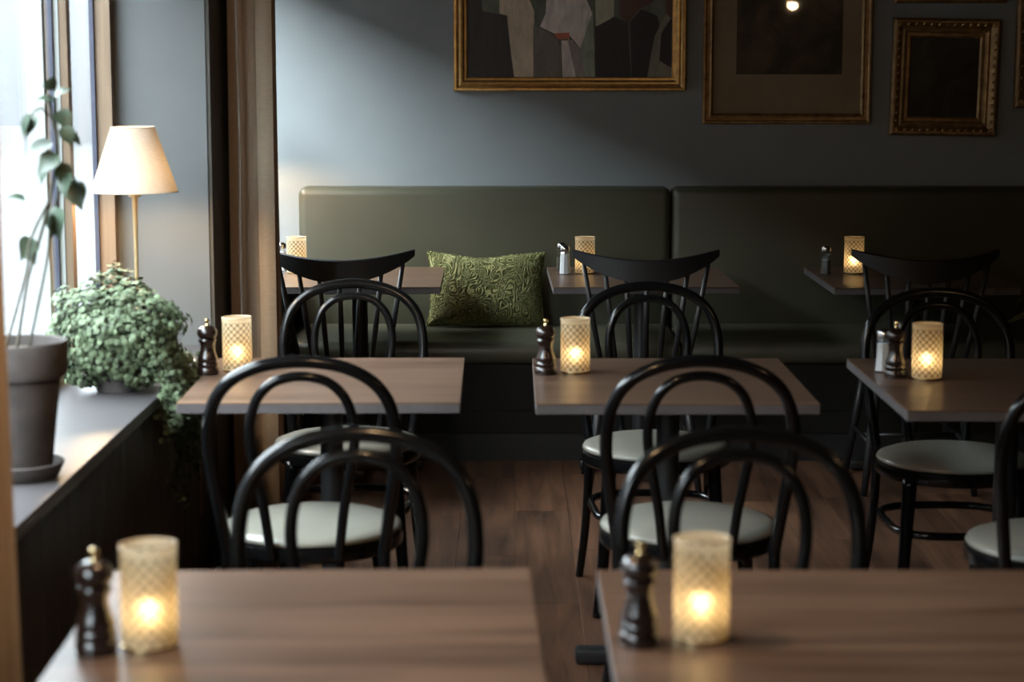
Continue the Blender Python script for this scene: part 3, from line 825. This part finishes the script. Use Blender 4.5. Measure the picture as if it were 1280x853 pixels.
# ================================================================== PICTURES
def rect_frame(x0, x1, z0, z1, prof, mb, mi=0):
    """prof: (inset from the outer edge, distance out from the wall), swept round the four mitred corners"""
    k = len(prof); vs, fs = [], []
    for cx, cz, sx, sz in ((x0, z0, 1, 1), (x1, z0, -1, 1), (x1, z1, -1, -1), (x0, z1, 1, -1)):
        for i, h in prof: vs.append((cx+sx*i, -h, cz+sz*i))
    for c in range(4):
        c2 = (c+1) % 4
        for j in range(k-1): fs.append((c*k+j, c2*k+j, c2*k+j+1, c*k+j+1))
    mb.add(vs, fs, mi); return mb
def pic_box(px0, px1, py1, height, Y=WY-0.03):
    a, b = on_y(px0, py1, Y), on_y(px1, py1, Y)
    return a.x, b.x, a.z, a.z+height
def hang(name, label, cat, x0, x1, z0, tilt=0.0):
    t = thing(name, label, cat, ((x0+x1)/2, WY-0.004, z0)); t.rotation_euler = (0.0, tilt, 0); return t

# large painting
x0, x1, z0, z1 = pic_box(567, 857, 114, 0.80)
t = hang('framed_painting', 'large gilt-framed painting of abstract figures in dark and pale clothes', 'painting', x0, x1, z0)
W, H = x1-x0, z1-z0
prof = [(0, 0), (0, .030), (.004, .036), (.012, .036), (.016, .030), (.022, .028), (.030, .034), (.038, .032), (.046, .022), (.056, .020), (.060, .014), (.060, 0.004)]
rect_frame(-W/2, W/2, 0, H, prof, MB()).build('frame', M['gold'], t, 25)
cols = [(.060, .066, .048), (.020, .016, .015), (.30, .245, .18), (.095, .085, .068), (.37, .33, .30), (.35, .31, .285), (.16, .135, .12), (.26, .075, .045),
        (.155, .18, .135), (.24, .235, .175), (.012, .011, .012), (.058, .026, .018), (.008, .007, .009), (.115, .108, .080)]
mats = [paint('oil_paint', tuple(v*1.9 for v in c)) for c in cols]
polys = [(1, [(160,-60),(215,-60),(225,50),(330,68),(350,250),(367,345),(160,345)]), (2, [(300,-80),(400,-80),(455,50),(450,345),(365,345),(345,180),(335,70),(300,60)]),
         (3, [(450,110),(545,160),(575,220),(575,345),(450,345)]), (8, [(715,40),(725,345),(680,345),(655,200)]), (4, [(515,-120),(640,-120),(712,60),(690,120),(660,215),(605,150),(545,150),(480,118),(505,60)]),
         (5, [(575,180),(625,180),(640,345),(580,345)]), (6, [(600,165),(662,215),(682,345),(640,345)]), (7, [(542,148),(610,145),(612,170),(560,175)]),
         (9, [(722,-80),(810,-80),(808,70),(780,110),(728,115)]), (10, [(725,120),(810,75),(870,100),(885,345),(725,345)]), (11, [(830,-80),(985,-80),(985,10),(930,35),(870,100),(832,70)]),
         (12, [(880,100),(930,40),(1000,70),(1010,110),(960,345),(888,345)]), (11, [(1035,-120),(1072,-120),(1072,100),(1040,60)]), (12, [(1015,150),(1060,80),(1072,100),(1072,310),(1010,270)]),
         (13, [(1040,60),(1062,80),(1018,150),(1010,270),(1070,305),(1070,345),(955,345),(990,160)])]
cv = MB().box(-W/2+.05, W/2-.05, -.012, -.004, .05, H-.05, 0)
org = on_y((567+857)/2, 114, WY-.03)
for k, (mi, pl) in enumerate(polys):
    vs = []
    for zx, zy in pl:
        q = on_y(540+zx/3.5556, zy/3.5556, WY-.016)
        vs.append((min(max(q.x-org.x, -W/2+.052), W/2-.052), -.0121-.00012*(k+1), min(max(q.z-org.z, .052), H-.052)))
    cv.add(vs, [tuple(range(len(vs)))], mi)
cv.build('canvas', mats, t)

# print in a mount
x0, x1, z0, z1 = pic_box(878, 1088, 155, 0.88)
t = hang('framed_print', 'gilt-framed dark print in a wide brown mount', 'picture', x0, x1, z0)
W, H = x1-x0, z1-z0
prof = [(0, 0), (0, .022), (.004, .028), (.010, .028), (.016, .022), (.028, .020), (.036, .024), (.040, .018), (.044, .014), (.044, .004)]
rect_frame(-W/2, W/2, 0, H, prof, MB()).build('frame', M['golddark'], t, 25)
MB().box(-W/2+.04, W/2-.04, -.006, -.003, .04, H-.04).build('mount', M['mat_board'], t)
c = (on_y(878, 155, WY-.03).x + on_y(1088, 155, WY-.03).x)/2
pa, pb = on_y(920, 93, WY-.006), on_y(1052, 93, WY-.006)
dimp = dim_print('dim_print', (.014, .011, .008), (.17, .095, .06), (7, 7, 5))
MB().box(pa.x-c, pb.x-c, -.0075, -.006, pa.z-z0, H-.12).build('print', dimp, t)
beads = MB(); nb = 46
for k in range(nb):
    x = -W/2+.046 + (W-.092)*k/(nb-1)
    for z in (.046, H-.046): beads.lathe([(0, -.003), (.0028, 0), (0, .003)], 6, x, -.014, z)
nb = 56
for k in range(nb):
    z = .046 + (H-.092)*k/(nb-1)
    for x in (-W/2+.046, W/2-.046): beads.lathe([(0, -.003), (.0028, 0), (0, .003)], 6, x, -.014, z)
bo = beads.build('beading', M['golddark'], t, True); bo['kind'] = 'stuff'
MB().box(-W/2+.042, W/2-.042, -.0125, -.0105, .042, H-.042).build('glazing', M['glass'], t)

def ornate(label, x0, x1, z0, z1, tilt, n, dark):
    t = hang('ornate_frame', label, 'picture', x0, x1, z0, tilt)
    W, H = x1-x0, z1-z0; k = 1 if min(W, H) > .3 else .9
    prof = [(0, 0), (0, .026*k), (.010*k, .040*k), (.018*k, .040*k), (.026*k, .030*k), (.040*k, .022*k), (.048*k, .027*k), (.056*k, .024*k), (.062*k, .014*k), (.074*k, .016*k), (.082*k, .009*k), (.082*k, .003)]
    rect_frame(-W/2, W/2, 0, H, prof, MB()).build('frame', M['golddark'], t, 25)
    MB().box(-W/2+.075*k, W/2-.075*k, -.006, -.003, .075*k, H-.075*k).build('canvas', dark, t)
    me = MB().lathe([(0, -.011), (.0045, -.007), (.0065, 0), (.0045, .007), (0, .011)], 8).mesh('carved_leaf', M['gold'], True)
    d = .024*k
    for side in range(4):
        Ls = (W if side % 2 == 0 else H); m = max(4, int(Ls/n))
        for i in range(m):
            s = -Ls/2+.03 + (Ls-.06)*i/(m-1)
            o = bpy.data.objects.new('carved_leaf', me); C.objects.link(o); o.parent = t
            if side == 0: o.location = (s, -.034*k, d)
            elif side == 2: o.location = (s, -.034*k, H-d)
            elif side == 1: o.location = (W/2-d, -.034*k, H/2+s)
            else: o.location = (-W/2+d, -.034*k, H/2+s)
            o.rotation_euler = (0, math.radians(50 if side in (1, 3) else 40), 0)
    return t
dk = dim_print('dark_oil_painting', (.006, .006, .005), (.045, .042, .034), (9, 9, 6))
a, b = on_y(1108, 170, WY-.03), on_y(1239, 170, WY-.03); top = on_y(1170, 23, WY-.03)
ornate('small ornate gilt frame with a near-black painting', a.x+.012, b.x+.018, a.z, top.z, 0.018, .034, dk)
q = on_y(1118, 4, WY-.03); q2 = on_y(1262, 4, WY-.03)
ornate('ornate frame bottom just showing above the small gilt picture', q.x, q2.x-.012, q.z, q.z+.5, 0.0, .05, dk)
q = on_y(1268, 135, WY-.03)
ornate('ornate gilt frame cut off by the right photo edge', q.x, q.x+.40, q.z, q.z+.55, 0.0, .05, dk)
